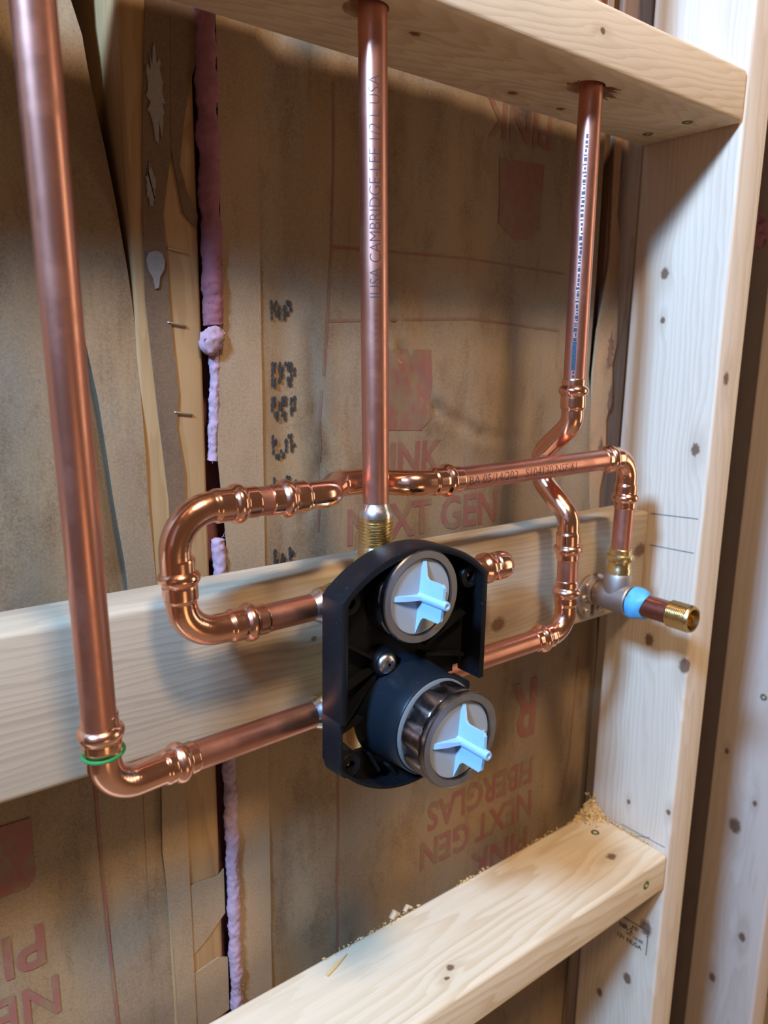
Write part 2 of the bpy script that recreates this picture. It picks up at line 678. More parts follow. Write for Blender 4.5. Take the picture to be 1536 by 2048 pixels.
M['dust'] = plain('sawdust', (0.80, 0.52, 0.20), 0.9, var=0.35, vscale=400)
M['chip'] = plain('wood_chip', (0.58, 0.42, 0.25), 0.8, var=0.2, vscale=300)


def black_plastic(name, base, specks):
    t = NT(name)
    P = t.pos()
    s = t.smooth(t.noise(P, 900, 2, 0.6), 0.70, 0.78)
    area_ = t.smooth(t.noise(P, 60, 2), 0.42, 0.62)
    c = t.mix(t.math('MULTIPLY', t.math('MULTIPLY', s, area_), specks), base, (0.35, 0.33, 0.33))
    t.put(t.b.inputs['Base Color'], c)
    t.b.inputs['Roughness'].default_value = 0.40
    t.b.inputs['Specular IOR Level'].default_value = 0.16
    return t.mat


M['black'] = black_plastic('black_plastic', (0.007, 0.007, 0.008), 0.55)
M['navy'] = black_plastic('dark_sleeve_plastic', (0.006, 0.009, 0.013), 0.30)

# ------------------------------------------------------------------ the setting
mb = MB()
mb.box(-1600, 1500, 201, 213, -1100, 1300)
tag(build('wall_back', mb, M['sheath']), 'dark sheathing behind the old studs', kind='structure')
mb = MB()
mb.box(-1600, 1500, -2000, 213, -1130, -1100)
tag(build('floor', mb, M['floor']), kind='structure')


# ------------------------------------------------------------------ lumber
def screw_head(parent, pos, normal, r=4.0, mat='green_screw'):
    mb = MB()
    mb.lathe(pos, normal, [(-3, r * 0.8), (0.15, r), (0.55, r * 0.92), (0.55, r * 0.5), (-0.4, r * 0.42), (-0.4, 0.2)], 20)
    return build('screw', mb, M[mat], parent)


stud = None
mb = MB()
mb.box(0, 38, 0, 89, -1100, 1300)
stud = build('wall_stud', mb, M['stud'], bevel=3.0, bseg=4)
tag(stud, 'pale new wall stud beside the brass spout pipe, holding the ends of three boards', 'stud')

mb = MB()
mb.box(247, 285, 6, 92, -1100, 1300)
o = build('wall_stud', mb, M['stud_far'], bevel=4.0, bseg=4)
screw_head(o, (247, 40, -246), (-1, 0, 0), 4.0)
tag(o, 'knotty wall stud at the right edge, beyond the dark gap', 'stud')

# old studs of the wall behind
mb = MB()
mb.add([(x + (dx if z > 0 else 0), y, z) for x, dx in ((-434, -16), (-398, -6)) for y in (112, 201) for z in (-1100, 1300)],
       [(0, 1, 3, 2), (4, 6, 7, 5), (0, 4, 5, 1), (2, 3, 7, 6), (0, 2, 6, 4), (1, 5, 7, 3)])
old_l = build('wall_stud', mb, M['old'], bevel=2.5, bseg=3)
tag(old_l, 'old orange-toned stud behind the loop of pipe, with torn paper and staples on it', 'stud')
mb = MB()
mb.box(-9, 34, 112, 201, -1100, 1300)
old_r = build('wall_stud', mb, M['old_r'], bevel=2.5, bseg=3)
tag(old_r, 'dark old stud with torn brown paper, in the gap behind the new stud', 'stud')

# top board, laid flat, with two bored holes
mb = MB()
mb.box(-760, 0, 0, 89, 314, 352)
top = build('blocking_board', mb, M['top'], bevel=4.0, bseg=4)
tag(top, 'topmost blocking board, laid flat, with two copper pipes passing up through it', 'board')
c1, c2, c3 = MB(), MB(), MB()
c1.lathe((-341, 28, 290), (0, 0, 1), [(0, 12.5), (90, 12.5)], 40)
c2.lathe((-156.5, 28, 290), (0, 0, 1), [(0, 13.0), (90, 13.0)], 40)
cut(top, [c1, c2])
for x, y in ((-30, 64), (-35, 26)):
    screw_head(top, (x, y, 314), (0, 0, -1), 4.2)
mb = MB()
for i in range(26):                        # torn fibres round the bored hole
    a = random.uniform(-0.5, 1.0) if i < 18 else random.uniform(0, 6.28)
    r = random.uniform(12, 14)
    L = random.uniform(4, 17) if i < 18 else random.uniform(1, 4)
    p = Vector((-156.5 + math.cos(a) * r, 28 - math.sin(a) * r * 0.6, 314.2))
    d = Vector((math.cos(a), -math.sin(a) * 0.5, -random.uniform(0.02, 0.25))).normalized()
    mb.sweep([p, p + d * L * 0.6, p + d * L], [random.uniform(0.6, 1.4), 0.8, 0.1], 5)
build('torn_fibres', mb, M['old_r'], top)

# middle board, on edge
mb = MB()
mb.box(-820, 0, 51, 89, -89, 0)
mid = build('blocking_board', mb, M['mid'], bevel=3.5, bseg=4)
tag(mid, 'middle blocking board, set on edge behind the valve', 'board')

# bottom board, laid flat
mb = MB()
mb.box(-760, 0, 0, 89, -359, -321)
low = build('blocking_board', mb, M['low'], bevel=4.0, bseg=4)
tag(low, 'bottom blocking board, laid flat, with sawdust in its corner', 'board')
screw_head(low, (-28, 62, -321), (0, 0, 1), 4.2)
screw_head(low, (-33, 0, -338.5), (0, -1, 0), 4.2)

# pencil lines and the grade stamp on the near stud
for (ya, za), (yb, zb) in (((50, -2), (4, 1)), ((48, -31), (5, -29.5)), ((52, -317.5), (4, -316)), ((41, -323), (20, -315))):
    mb = MB()
    w = 0.45
    mb.add([(-0.12, ya, za - w), (-0.12, yb, zb - w), (-0.12, yb, zb + w), (-0.12, ya, za + w)], [(0, 1, 2, 3)])
    build('pencil_line', mb, M['pencil'], stud, smooth=0)
mb = MB()


def on_stud(y0, z0):
    return lambda u, v: (-0.15, y0 - u, z0 + v + u * 0.06)


lettering(mb, 'KD', 5.0, on_stud(30, -421), bold=0.15)
lettering(mb, 'NR-2', 7.0, on_stud(44, -427.5), bold=0.25)
lettering(mb, 'HT 14-8E', 5.0, on_stud(36, -432), bold=0.1)
lettering(mb, '131 NLGA', 6.4, on_stud(46, -440), bold=0.2)
for (ya, za), (yb, zb) in (((52, -416.5), (12, -413)), ((12, -413), (12, -440))):
    dx, dz = yb - ya, zb - za
    L = math.hypot(dx, dz)
    nx_, nz_ = -dz / L * 0.5, dx / L * 0.5
    mb.add([(-0.15, ya - nx_, za - nz_), (-0.15, yb - nx_, zb - nz_), (-0.15, yb + nx_, zb + nz_), (-0.15, ya + nx_, za + nz_)],
           [(0, 1, 2, 3)])
build('grade_stamp', mb, M['stamp_ink'], stud, smooth=0)

# torn paper, pale patches and staples on the old left stud
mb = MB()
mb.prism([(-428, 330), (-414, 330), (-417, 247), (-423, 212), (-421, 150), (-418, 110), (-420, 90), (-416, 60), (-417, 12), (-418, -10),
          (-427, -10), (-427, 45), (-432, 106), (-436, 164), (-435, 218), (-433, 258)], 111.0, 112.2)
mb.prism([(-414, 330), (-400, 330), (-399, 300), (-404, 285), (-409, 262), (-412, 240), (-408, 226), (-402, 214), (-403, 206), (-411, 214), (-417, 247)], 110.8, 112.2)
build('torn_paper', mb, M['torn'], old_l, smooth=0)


def blob(mb, cx, cz, rx, rz, y0, y1, n=18, rough=0.3, seed=0):
    rnd = random.Random(seed)
    mb.prism([(cx + math.cos(2 * math.pi * i / n) * rx * (1 + rnd.uniform(-rough, rough)),
               cz + math.sin(2 * math.pi * i / n) * rz * (1 + rnd.uniform(-rough, rough))) for i in range(n)], y0, y1)


for cx, cz, rx, rz, rg, sd in ((-425, 276, 4.5, 20, 0.35, 3), (-430, 226, 2.6, 11, 0.3, 5)):
    mb = MB()
    blob(mb, cx, cz, rx, rz, 110.2, 111.2, n=34, rough=rg, seed=sd)
    build('pale_patch', mb, M['pale_paper'], old_l, smooth=0)
mb = MB()
mb.prism([(-434.5, 186), (-433, 190), (-429, 191.5), (-425, 190), (-423.6, 186), (-424.5, 181), (-427, 177), (-428, 171), (-430, 170), (-431, 176), (-433.5, 180)], 110.0, 111.2)
build('pale_patch', mb, M['pale_paper'], old_l, smooth=0)
for x, z in ((-415, 193), (-417, 151), (-415, 98)):
    mb = MB()
    mb.sweep(fillet([(x - 6, 113, z + 0.5), (x - 6, 110.8, z + 0.5), (x + 5, 110.8, z - 1), (x + 5, 113, z - 1)], 0.5, 3), 0.55, 8)
    build('staple', mb, M['staple'], old_l)
for poly in ([(-424, -228), (-402, -230), (-398, -226), (-398, -262), (-412, -276), (-424, -285)],
             [(-424, -300), (-404, -296), (-397, -300), (-397, -345), (-424, -350)]):
    mb = MB()
    mb.prism(poly, 111.2, 112.2)
    build('torn_paper', mb, M['kraft_flange'], old_l, smooth=0)

# torn paper on the right old stud
mb = MB()
mb.prism([(-11, 330), (-1, 330), (0, 262), (9, 236), (13, 214), (8, 196), (12, 180), (14, 150), (9, 130), (13, 100), (6, 78), (10, 40), (4, 10), (7, -40),
          (-2, -40), (-10, 0), (-17, 60), (-19, 120), (-17, 158), (-12, 185), (-7, 222), (-8, 250)], 109.8, 111.6)
build('torn_paper', mb, kraft('torn_paper_tan', (0.40, 0.22, 0.10), (0.33, 0.22, 0.13), (0.15, 0.09, 0.05)), old_r, smooth=0)
for cx, cz, rx, rz, sd in ((4, 142, 4, 14, 1), (9, 98, 3, 9, 2), (0, 50, 3, 10, 3)):
    mb = MB()
    blob(mb, cx, cz, rx, rz, 109.2, 110.0, n=30, rough=0.45, seed=sd)
    build('torn_fibres', mb, M['old_r'], old_r, smooth=0)

# ------------------------------------------------------------------ insulation, centre bay
CREASES = [((-262, 200), (-253, 174), 2.0), ((-253, 174), (-243, 138), 3.0), ((-243, 138), (-207, 93), 4.0), ((-207, 93), (-156, 71), 3.2),
           ((-156, 71), (-110, 66), 2.0), ((-300, 60), (-318, 95), 2.2), ((-318, 95), (-322, 150), 1.6), ((-330, 20), (-312, 60), 2.0)]


def centre_y(x, z):
    y = 113.0 + 2.2 * noise.noise(Vector((x / 60, 0, z / 75))) + 1.0 * noise.noise(Vector((x / 22, 5, z / 60)))
    for a, b, amp in CREASES:
        d, side = seg_dist(x, z, a, b)
        y += amp * (math.exp(-(d / 5.0) ** 2) - 0.6 * math.exp(-(d / 16.0) ** 2))
    k = max(0.0, min(1.0, (x + 362) / 18.0))
    y = 111.0 + (y - 111.0) * k + 1.5 * k
    e = max(0.0, min(1.0, (x + 55) / 40.0))
    return y + (110.0 - y) * e * e * (3 - 2 * e)


batt = thing('insulation_batt', 'brown paper-faced insulation batt with red and black printing, in the bay behind the valve', 'insulation',
             (-195, 118, -1000))
R_EDGE = [(-24, 420), (-24, 330), (-23, 204), (-24, 120), (-12, 60), (4, 0), (14, -90), (19, -158), (18, -240), (17, -328), (10, -520), (7, -607), (7, -1000)]
mb = sheet([(-362, 420), (-362, -1000)], R_EDGE, -1000, 1200, centre_y, nx=90, dz=5)
facing = build('paper_facing', mb, M['kraft'], batt, smooth=60)
mb = sheet([(-387, 420), (-388, 180), (-394, 70), (-390, 20), (-388, -60), (-388, -1000)], [(-361.4, 420), (-361.4, -1000)], -1000, 1200,
           lambda x, z: 110.2 + 0.5 * noise.noise(Vector((x / 15, 2, z / 40))), nx=8, dz=8, thick=0.8)
build('paper_flange', mb, M['kraft_flange'], batt, smooth=60)
mb = sheet([(18, -40), (20, -158), (19, -240), (19, -328), (12, -520), (9, -607), (9, -1000)], [(30, -40), (33, -158), (31, -328), (23, -520), (20, -1000)],
           -1000, -40, lambda x, z: 109.6, nx=4, dz=12, thick=0.8)
build('paper_flange', mb, M['kraft_flange'], batt, smooth=60)
mb = MB()
mb.box(-396, -28, 128, 196, -1000, 1200)
build('glass_fibre', mb, M['pink'], batt)


def wool_strip(pts, r, seed, mat='pink'):
    """a squeezed-out line of fibreglass, (x, y, z) points"""
    mb = MB()
    path = resample([Vector(p) for p in pts], 1.2)
    rr = []
    for i, p in enumerate(path):
        q = noise.noise(Vector((p.z / 14, seed, 0)))
        rr.append(r * (1 + 0.35 * q))
        path[i] = p + Vector((1.2 * noise.noise(Vector((p.z / 18, seed, 3))), 0, 0))
    rr[0] = rr[-1] = r * 0.3
    mb.sweep(path, rr, 22)
    for v in mb.v:
        v += noise.noise_vector(v / 3.5) * 0.9 + noise.noise_vector(v / 1.3) * 0.45
    rnd = random.Random(seed)
    for i in range(int(len(path) * 1.6)):                       # stray fibres
        p = path[rnd.randrange(len(path))]
        a = rnd.uniform(math.pi * 0.6, math.pi * 2.4)
        d = Vector((math.cos(a) * 0.8, -abs(math.sin(a)), rnd.uniform(-1, 1))).normalized()
        q = p + d * (r * 0.9)
        mb.sweep([q, q + d * rnd.uniform(0.8, 2.2) + Vector((0, 0, rnd.uniform(-2.5, 2.5)))], [0.16, 0.08], 4)
    return build('wool_strip', mb, M[mat], batt, smooth=60)


wool_strip([(-394, 112, 900), (-394, 111, 300), (-394, 111, 220), (-393.5, 112, 150)], 6.2, 1)
wool_strip([(-392.5, 113, 150), (-393.5, 113, 110), (-396, 114, 66)], 3.2, 2, 'pink_pale')
wool_strip([(-394, 113, 16), (-393, 112, -20), (-392, 111, -100), (-391.5, 111, -170), (-391, 111, -260), (-391, 111, -420)], 4.6, 3, 'pink_pale')
mb = MB()
bm_ = bmesh.new()
bmesh.ops.create_icosphere(bm_, subdivisions=3, radius=1)
mb.add([Vector((-396 + v.co.x * 8, 109 + v.co.y * 4.5, 142 + v.co.z * 9 + v.co.x * 2)) + noise.noise_vector(v.co * 3) * 2.2 for v in bm_.verts],
       [[v.index for v in f.verts] for f in bm_.faces])
bm_.free()
build('wool_tuft', mb, M['pink_pale'], batt, smooth=80)


# printing on the centre bay
def on_centre(x0, z0, flip=False, slant=0.0):
    s = -1 if flip else 1

    def fn(u, v):
        x = x0 + s * (u + slant * v)
        z = z0 + s * v
        return (x, centre_y(x, z) - 0.35, z)
    return fn


def print_red(rows, mat='red_ink'):
    mb = MB()
    for body, size, x, z, flip, sx in rows:
        lettering(mb, body, size, on_centre(x, z, flip), bold=size * 0.022, sx=sx, step=3.0)
    return build('printed_lettering', mb, M[mat], batt, smooth=0)


print_red([('R', 82, -63, -168, True, 0.72)])
print_red([('FIBERGLAS', 38, -62, -252, True, 0.78)])
print_red([('NEXT GEN', 38, -62, -288, True, 0.80)])
print_red([('PINK', 38, -66, -326, True, 0.95)])
print_red([('PINK', 34, -268, 46, False, 0.9)])
print_red([('NEXT GEN', 38, -292, -4, False, 0.86)])
print_red([('PINK', 36, -88, 326, True, 0.92)], 'red_line')


def patch(poly, mat, name='printed_patch', dy=0.3, step=6.0):
    """a printed area with straight sides lying on the facing"""
    bm = bmesh.new()
    vs = [bm.verts.new((x, 0, z)) for x, z in poly]
    bm.faces.new(vs)
    L = max(abs(a[0] - b[0]) + abs(a[1] - b[1]) for a in poly for b in poly)
    for ax in (0, 2):
        lo = min(p[0 if ax == 0 else 1] for p in poly)
        hi = max(p[0 if ax == 0 else 1] for p in poly)
        k = lo + step
        while k < hi:
            co = [0, 0, 0]
            no = [0, 0, 0]
            co[ax] = k
            no[ax] = 1
            bmesh.ops.bisect_plane(bm, geom=bm.verts[:] + bm.edges[:] + bm.faces[:], plane_co=co, plane_no=no)
            k += step
    bm.verts.ensure_lookup_table()
    bm.verts.index_update()
    mb = MB()
    mb.add([(v.co.x, centre_y(v.co.x, v.co.z) - dy, v.co.z) for v in bm.verts], [[v.index for v in f.verts] for f in bm.faces])
    bm.free()
    return build(name, mb, M[mat], batt, smooth=60)


patch([(-268, 139), (-214, 139), (-213, 88), (-222, 78), (-268, 80)], 'red_line')
patch([(-148, 286), (-96, 289), (-98, 240), (-112, 229), (-128, 228), (-147, 238)], 'red_line')
for a, b in (((-303, 308), (-304, 203)), ((-304, 203), (-312, 120)), ((-314, 110), (-316, 10)), ((-303, 205.5), (-180, 209)), ((-180, 209), (-62, 206)), ((-307, 157), (-170, 164)),
             ((-170, 164), (-64, 158)), ((-303, -95), (-297, -192)), ((-297, -192), (-299, -360)), ((-10, -158), (-14, -260)), ((-14, -260), (-22, -320))):
    dx, dz = b[0] - a[0], b[1] - a[1]
    L = math.hypot(dx, dz)
    nx_, nz_ = -dz / L * 0.9, dx / L * 0.9
    patch([(a[0] - nx_, a[1] - nz_), (b[0] - nx_, b[1] - nz_), (b[0] + nx_, b[1] + nz_), (a[0] + nx_, a[1] + nz_)], 'red_line', 'printed_line', 0.25)

# black dot-matrix stamp down the left of the bay
GLYPHS = [(162, ["#.#...##", "##.#.#.#", "#.##.##.", "#..#.#.."]),
          (121, ["##.#.###.", "##.##.###", "#..##..##", "##.#..##.", "##....##."]),
          (98, ["##..##.##", "##.###.##", "#..##..##", ".##.##.#.", "..#..#..."]),
          (73, ["#.....##.", "##...#.#.", "#....#.##", "#..#.#.#.", ".##.#...."]),
          (48, ["#....##..", "##....#.#", "#.......#"]),
          (-3, ["#.....#..", "#..#..##.", "##.##.#.."])]
rnd = random.Random(4)
for zc, rows in GLYPHS:
    mb = MB()
    for j, row in enumerate(rows):
        for i, ch in enumerate(row):
            if ch == '#':
                x = -352.5 + i * 2.15 + rnd.uniform(-0.25, 0.25)
                z = zc + (len(rows) / 2 - j - 0.5) * 3.3 + rnd.uniform(-0.4, 0.4)
                r = rnd.uniform(1.0, 1.45)
                mb.add([(x + math.cos(k * math.pi / 4) * r, centre_y(x, z) - 0.9, z + math.sin(k * math.pi / 4) * r * 1.5) for k in range(8)],
                       [tuple(range(8))])
    build('stamped_character', mb, M['black_ink'], batt, smooth=0)

# ------------------------------------------------------------------ insulation, left bay
FLAP = [(-464, 420), (-461, 325), (-455, 305), (-451, 272), (-449, 247), (-446.5, 196), (-442, 149), (-440, 46), (-437, -10), (-436, -100), (-441, -190), (-437, -253), (-434, -336), (-430, -1000)]
FOLD = [(-480, 420), (-476, 200), (-471, 140), (-466, 107), (-461, 48), (-456, 8), (-452, -60), (-452, -1000)]


def left_y(x, z):
    y = 113 + 2.5 * noise.noise(Vector((x / 70, 9, z / 90))) + 0.8 * noise.noise(Vector((x / 25, 3, z / 50)))
    f = max(0, min(1, (z - 175) / 115))
    f = f * f * (3 - 2 * f)
    k = max(0, min(1, (x + 540) / 60))
    y += 24 * f * k * k * (3 - 2 * k)
    if z < 185:
        xf = polyline_x(FOLD, z)
        d = xf - x
        w = max(0, min(1, (185 - z) / 60))
        if z < 0:
            w *= max(0, 1 + z / 90)
        if d > 0:
            y += w * 9 * math.exp(-d / 11)
        else:
            y -= w * 1.5
    return y


batt = thing('insulation_batt', 'brown paper-faced insulation batt behind the left riser, with red printing low down', 'insulation', (-640, 118, -1000))
mb = sheet([(-1100, 420), (-1100, -1000)], [(x + 7, z) for x, z in FOLD], -1000, 1200, lambda x, z: left_y(min(x, polyline_x(FOLD, z) - 0.05), z) + (0.7 if x > polyline_x(FOLD, z) - 2 else 0), nx=130, dz=5, thick=0.6)
build('paper_facing', mb, M['kraft'], batt, smooth=60)
mb = sheet(FOLD, FLAP, -1000, 1200, lambda x, z: left_y(max(x, polyline_x(FOLD, z) + 0.05), z), nx=14, dz=5, thick=0.6)
build('paper_flap', mb, M['kraft'], batt, smooth=60)
mb = MB()  # torn paper edge, extended far back to keep light off the old stud
vs = []
for i in range(61):
    z = 420 - i * 6
    x = polyline_x(FLAP, z)
    y = left_y(x - 0.3, z) + 0.4
    d = 1.6 * noise.noise(Vector((z / 9, 4, 1)))
    vs += [(x - 0.2, y, z), (x + 0.8 + d * 0.4, y + 8, z), (x + 2.2 + d, y + 26, z), (x + 1, 198, z)]
mb.add(vs, [(4 * i + k, 4 * i + k + 1, 4 * i + k + 5, 4 * i + k + 4) for i in range(60) for k in range(3)])
tag(build('torn_edge_screen', mb, plain('dark_torn_edge', (0.12, 0.055, 0.04), 0.95, var=0.5, vscale=300), batt, smooth=60), 'ragged reddish edge of the paper, carried back to shade the gap')
mb = MB()
mb.box(-1100, -470, 170, 198, -1000, 1200)
build('glass_fibre', mb, M['pink'], batt)
mb = sheet([(-437, -60), (-442, -193), (-438, -253), (-436, -336), (-434, -1000)], [(-424, -60), (-424, -200), (-423, -343), (-423, -1000)], -1000, -60,
           lambda x, z: 110.5, nx=4, dz=12, thick=0.8)
build('paper_flange', mb, M['kraft_flange'], batt, smooth=60)


def strip_left(a, b, w, mat):
    mb = MB()
    n = max(2, int(math.hypot(a[0] - b[0], a[1] - b[1]) / 5))
    vs = []
    for i in range(n + 1):
        x = a[0] + (b[0] - a[0]) * i / n
        z = a[1] + (b[1] - a[1]) * i / n
        for s in (-1, 1):
            vs.append((x + s * w, left_y(x + s * w, z) - 0.6, z))
    mb.add(vs, [(2 * i, 2 * i + 1, 2 * i + 3, 2 * i + 2) for i in range(n)])
    build('printed_line', mb, M[mat], batt, smooth=60)


strip_left((-482, -128), (-479, -270), 0.9, 'red_ink')
strip_left((-479, -270), (-474, -420), 0.9, 'red_ink')
mb = MB()


def on_left(x0, z0):
    return lambda u, v: (x0 - u, left_y(x0 - u, z0 - v) - 0.6, z0 - v)


lettering(mb, 'PINK', 40, on_left(-516, -212), bold=0.6, sx=0.9, step=4)
build('printed_lettering', mb, M['red_ink'], batt, smooth=0)
mb = MB()
lettering(mb, 'NEXT', 38, on_left(-510, -252), bold=0.5, sx=0.85, step=4)
build('printed_lettering', mb, M['red_ink'], batt, smooth=0)
mb = MB()
vs = []
for j in range(9):
    for i in range(7):
        x = -560 + i * 40 / 6.0
        z = -138 - j * 45 / 8.0 - (0 if i > 1 else 0)
        if j == 8 and i == 6:
            x -= 4
        vs.append((x, left_y(x, z) - 0.6, z))
mb.add(vs, [(j * 7 + i, j * 7 + i + 1, j * 7 + i + 8, j * 7 + i + 7) for j in range(8) for i in range(6)])
build('printed_patch', mb, M['red_ink'], batt, smooth=60)

# insulation seen past the near stud
batt = thing('insulation_batt', 'scrap of pink fibreglass in the dark gap right of the near stud', 'insulation', (310, 150, 230))
mb = MB()
bm_ = bmesh.new()
bmesh.ops.create_icosphere(bm_, subdivisions=4, radius=1)
mb.add([Vector((330 + v.co.x * 45, 172 + v.co.y * 26, 290 + v.co.z * 26)) + noise.noise_vector(v.co * 3) * 8 for v in bm_.verts],
       [[v.index for v in f.verts] for f in bm_.faces])
bm_.free()
build('glass_fibre', mb, M['pink'], batt, smooth=80)

# ------------------------------------------------------------------ copper runs
YP = 25.0


def pipe_mb(a, b, r=PR):
    mb = MB()
    mb.sweep(resample([Vector(a), Vector(b)], 12), r, 36)
    return mb


def on_pipe(a, b, r, ang0, s0):
    """letters run along the pipe from a to b, wrapped round it"""
    a = Vector(a)
    b = Vector(b)
    t = (b - a).normalized()
    ref = Vector((0, -1, 0))
    n = (ref - t * ref.dot(t)).normalized()
    w = n.cross(t)

    def fn(u, v):
        an = ang0 + v / r
        return a + t * (s0 + u) + (n * math.cos(an) + w * math.sin(an)) * (r + 0.06)
    return fn


# left riser, elbow with green ring, lower feed into the valve
run = thing('copper_pipe_run', 'copper pipe run at the far left, bent at a green-ringed elbow into the valve', 'pipe', (-505, 10, -85))
top_p, low_p = (-534.0, -44.0, 520), (-506.9, 6.0, -44)
build('pipe', pipe_mb(top_p, low_p), M['pipe'], run)
mb = MB()
fitting(mb, [(-507.0, 6, -31.5), (-505.4, 7.0, -72.5), (-457.3, 15.6, -74.6)], 18, lip=9.5, cup=8)
elbow = build('elbow_fitting', mb, M['fit'], run)
mb = MB()
ring = []
for k in range(41):
    a = 2 * math.pi * k / 40 + 0.9
    ring.append((-505.9 + math.cos(a) * 9.4, 6.6 + math.sin(a) * 9.4, -51.8 + math.cos(a - 0.4) * 0.9))
mb.sweep(ring, 0.85, 8)
tag(build('indicator_ring', mb, M['green'], elbow), 'green plastic ring')
build('pipe', pipe_mb((-465, 14.6, -74.3), (-372.5, 25, -78.0)), M['pipe'], run)

# loop: valve - two elbows - crossover behind the riser - elbow - drop to the spout fitting
run = thing('copper_pipe_run', 'copper loop left of the valve, passing behind the centre riser to the spout fitting', 'pipe', (-265, 25, -30))
build('pipe', pipe_mb((-415, YP, -10.8), (-372.5, YP, -10.2)), M['pipe'], run)
mb = MB()
fitting(mb, [(-457.8, YP, 31.5), (-456.5, YP, -10.6), (-408.5, YP, -10.8)], 19, lip=10, cup=11)
build('elbow_fitting', mb, M['fit'], run)
mb = MB()
fitting(mb, [(-458.6, YP, 18), (-460.3, YP, 56.4), (-412.6, YP, 56.2)], 22, ends=(False, True), lip=11.5, cup=12)
build('elbow_fitting', mb, M['fit'], run)
build('pipe', pipe_mb((-418, YP, 56.2), (-400, YP, 56.0)), M['pipe'], run)
mb = MB()
fitting(mb, [(-405.5, YP, 56), (-366, YP, 56), (-344, YP + 25, 56), (-322, YP + 25, 56), (-300, YP, 56), (-264, YP, 55.6)], 13, lip=10.5, cup=12)
build('crossover_fitting', mb, M['fit'], run)
pa, pb = (-270, YP, 55.5), (-106, YP, 57.8)
hp = build('pipe', pipe_mb(pa, pb), M['pipe'], run)
mb = MB()
lettering(mb, 'BA 05/14/202   S104130 NSF-61', 8.6, on_pipe(pa, pb, PR, -0.42, 8), bold=-0.13, sx=0.98, step=0.7)
build('pipe_printing', mb, M['print_ink'], hp, smooth=0)
mb = MB()
fitting(mb, [(-112.5, YP, 57.8), (-78.6, YP, 57.8), (-77.2, YP, 15.5)], 17, lip=9, cup=10)
build('elbow_fitting', mb, M['fit'], run)
build('pipe', pipe_mb((-77.3, YP, 22), (-78.0, YP, -26)), M['pipe'], run)

# right riser with its own crossover, down to the lower right port
run = thing('copper_pipe_run', 'right-hand copper riser that jogs behind the level pipe down to the valve', 'pipe', (-150, 25, -80))
pa, pb = (-154.4, 27.0, 520), (-152.0, YP, 112)
rp = build('pipe', pipe_mb(pa, pb), M['pipe'], run)
mb = MB()
fn = on_pipe(pb, pa, PR, 0, 0)


def strip_pipe(mb, s0, s1, a0, a1, f, n=10):
    vs = []
    for i in range(n + 1):
        s = s0 + (s1 - s0) * i / n
        for k in range(5):
            a = a0 + (a1 - a0) * k / 4
            vs.append(f(s, a * PR))
    mb.add(vs, [(5 * i + k, 5 * i + k + 1, 5 * i + k + 6, 5 * i + k + 5) for i in range(n) for k in range(4)])


rnd = random.Random(11)
s = 6.0
while s < 170:
    L = rnd.uniform(0.8, 3.0)
    strip_pipe(mb, s, s + L, 0.92 + rnd.uniform(-0.04, 0.04), 1.14 + rnd.uniform(-0.05, 0.08), fn, 2)
    s += L + rnd.uniform(0.3, 1.4)
build('pipe_printing', mb, M['blue_ink'], rp, smooth=60)
mb = MB()
strip_pipe(mb, 14, 34, 0.88, 1.25, fn, 6)
tag(build('ink_patch', mb, plain('blue_smear', (0.012, 0.04, 0.065), 0.5), rp, smooth=60), 'blue ink smear')
mb = MB()
fitting(mb, [(-152.1, YP, 120), (-151.5, YP, 87), (-150.6, YP + 27, 63), (-149.6, YP + 27, 42), (-148, YP, 17), (-145.6, YP, -17)], 14, lip=8.5, cup=12)
build('crossover_fitting', mb, M['fit'], run)
build('pipe', pipe_mb((-145.8, YP, -10), (-144.6, YP, -42)), M['pipe'], run)
mb = MB()
fitting(mb, [(-144.8, YP, -33.5), (-143.8, YP, -75.4), (-181, YP, -75.8)], 17, lip=9.5, cup=9)
build('elbow_fitting', mb, M['fit'], run)
build('pipe', pipe_mb((-174, YP, -75.7), (-293, YP, -77.0)), M['pipe'], run)

# capped stub at the upper right port
run = thing('copper_pipe_run', 'short capped copper stub at the upper right of the valve', 'pipe', (-250, 25, -18))
build('pipe', pipe_mb((-293, YP, -10), (-234, YP, -9.4)), M['pipe'], run)
mb = MB()
mb.sweep([(-246 + d, YP, -9.6) for d in (0, 0.6, 5, 6, 8, 10, 11.5, 13, 15, 17, 18.5, 19.2, 20.5, 22, 27, 30, 31.6, 32.3)],
         [8.4, 8.7, 8.7, 9.0, 10.6, 10.9, 10.9, 10.6, 9.3, 9.2, 9.2, 10.0, 10.1, 10.1, 10.0, 9.2, 7.6, 5.5], 32)
build('end_cap', mb, M['fit'], run)

# centre riser
run = thing('copper_pipe_run', 'straight copper riser in the centre, standing on the brass top of the valve', 'pipe', (-332, 25, 40))
pa, pb = (-331.7, YP, 39.4), (-343.2, 26.0, 520)
cp = build('pipe', pipe_mb(pa, pb), M['pipe'], run)
mb = MB()
lettering(mb, 'IUSA CAMBRIDGE-LEE 1/2 L USA', 9.4, on_pipe(pa, pb, PR, 0.16, 126), bold=-0.15, sx=0.86, step=0.7)
lettering(mb, '= = = = =', 4.2, on_pipe(pa, pb, PR, 0.36, 102), bold=-0.06, sx=1.0, step=0.7)
build('pipe_printing', mb, M['print_ink'], cp, smooth=0)

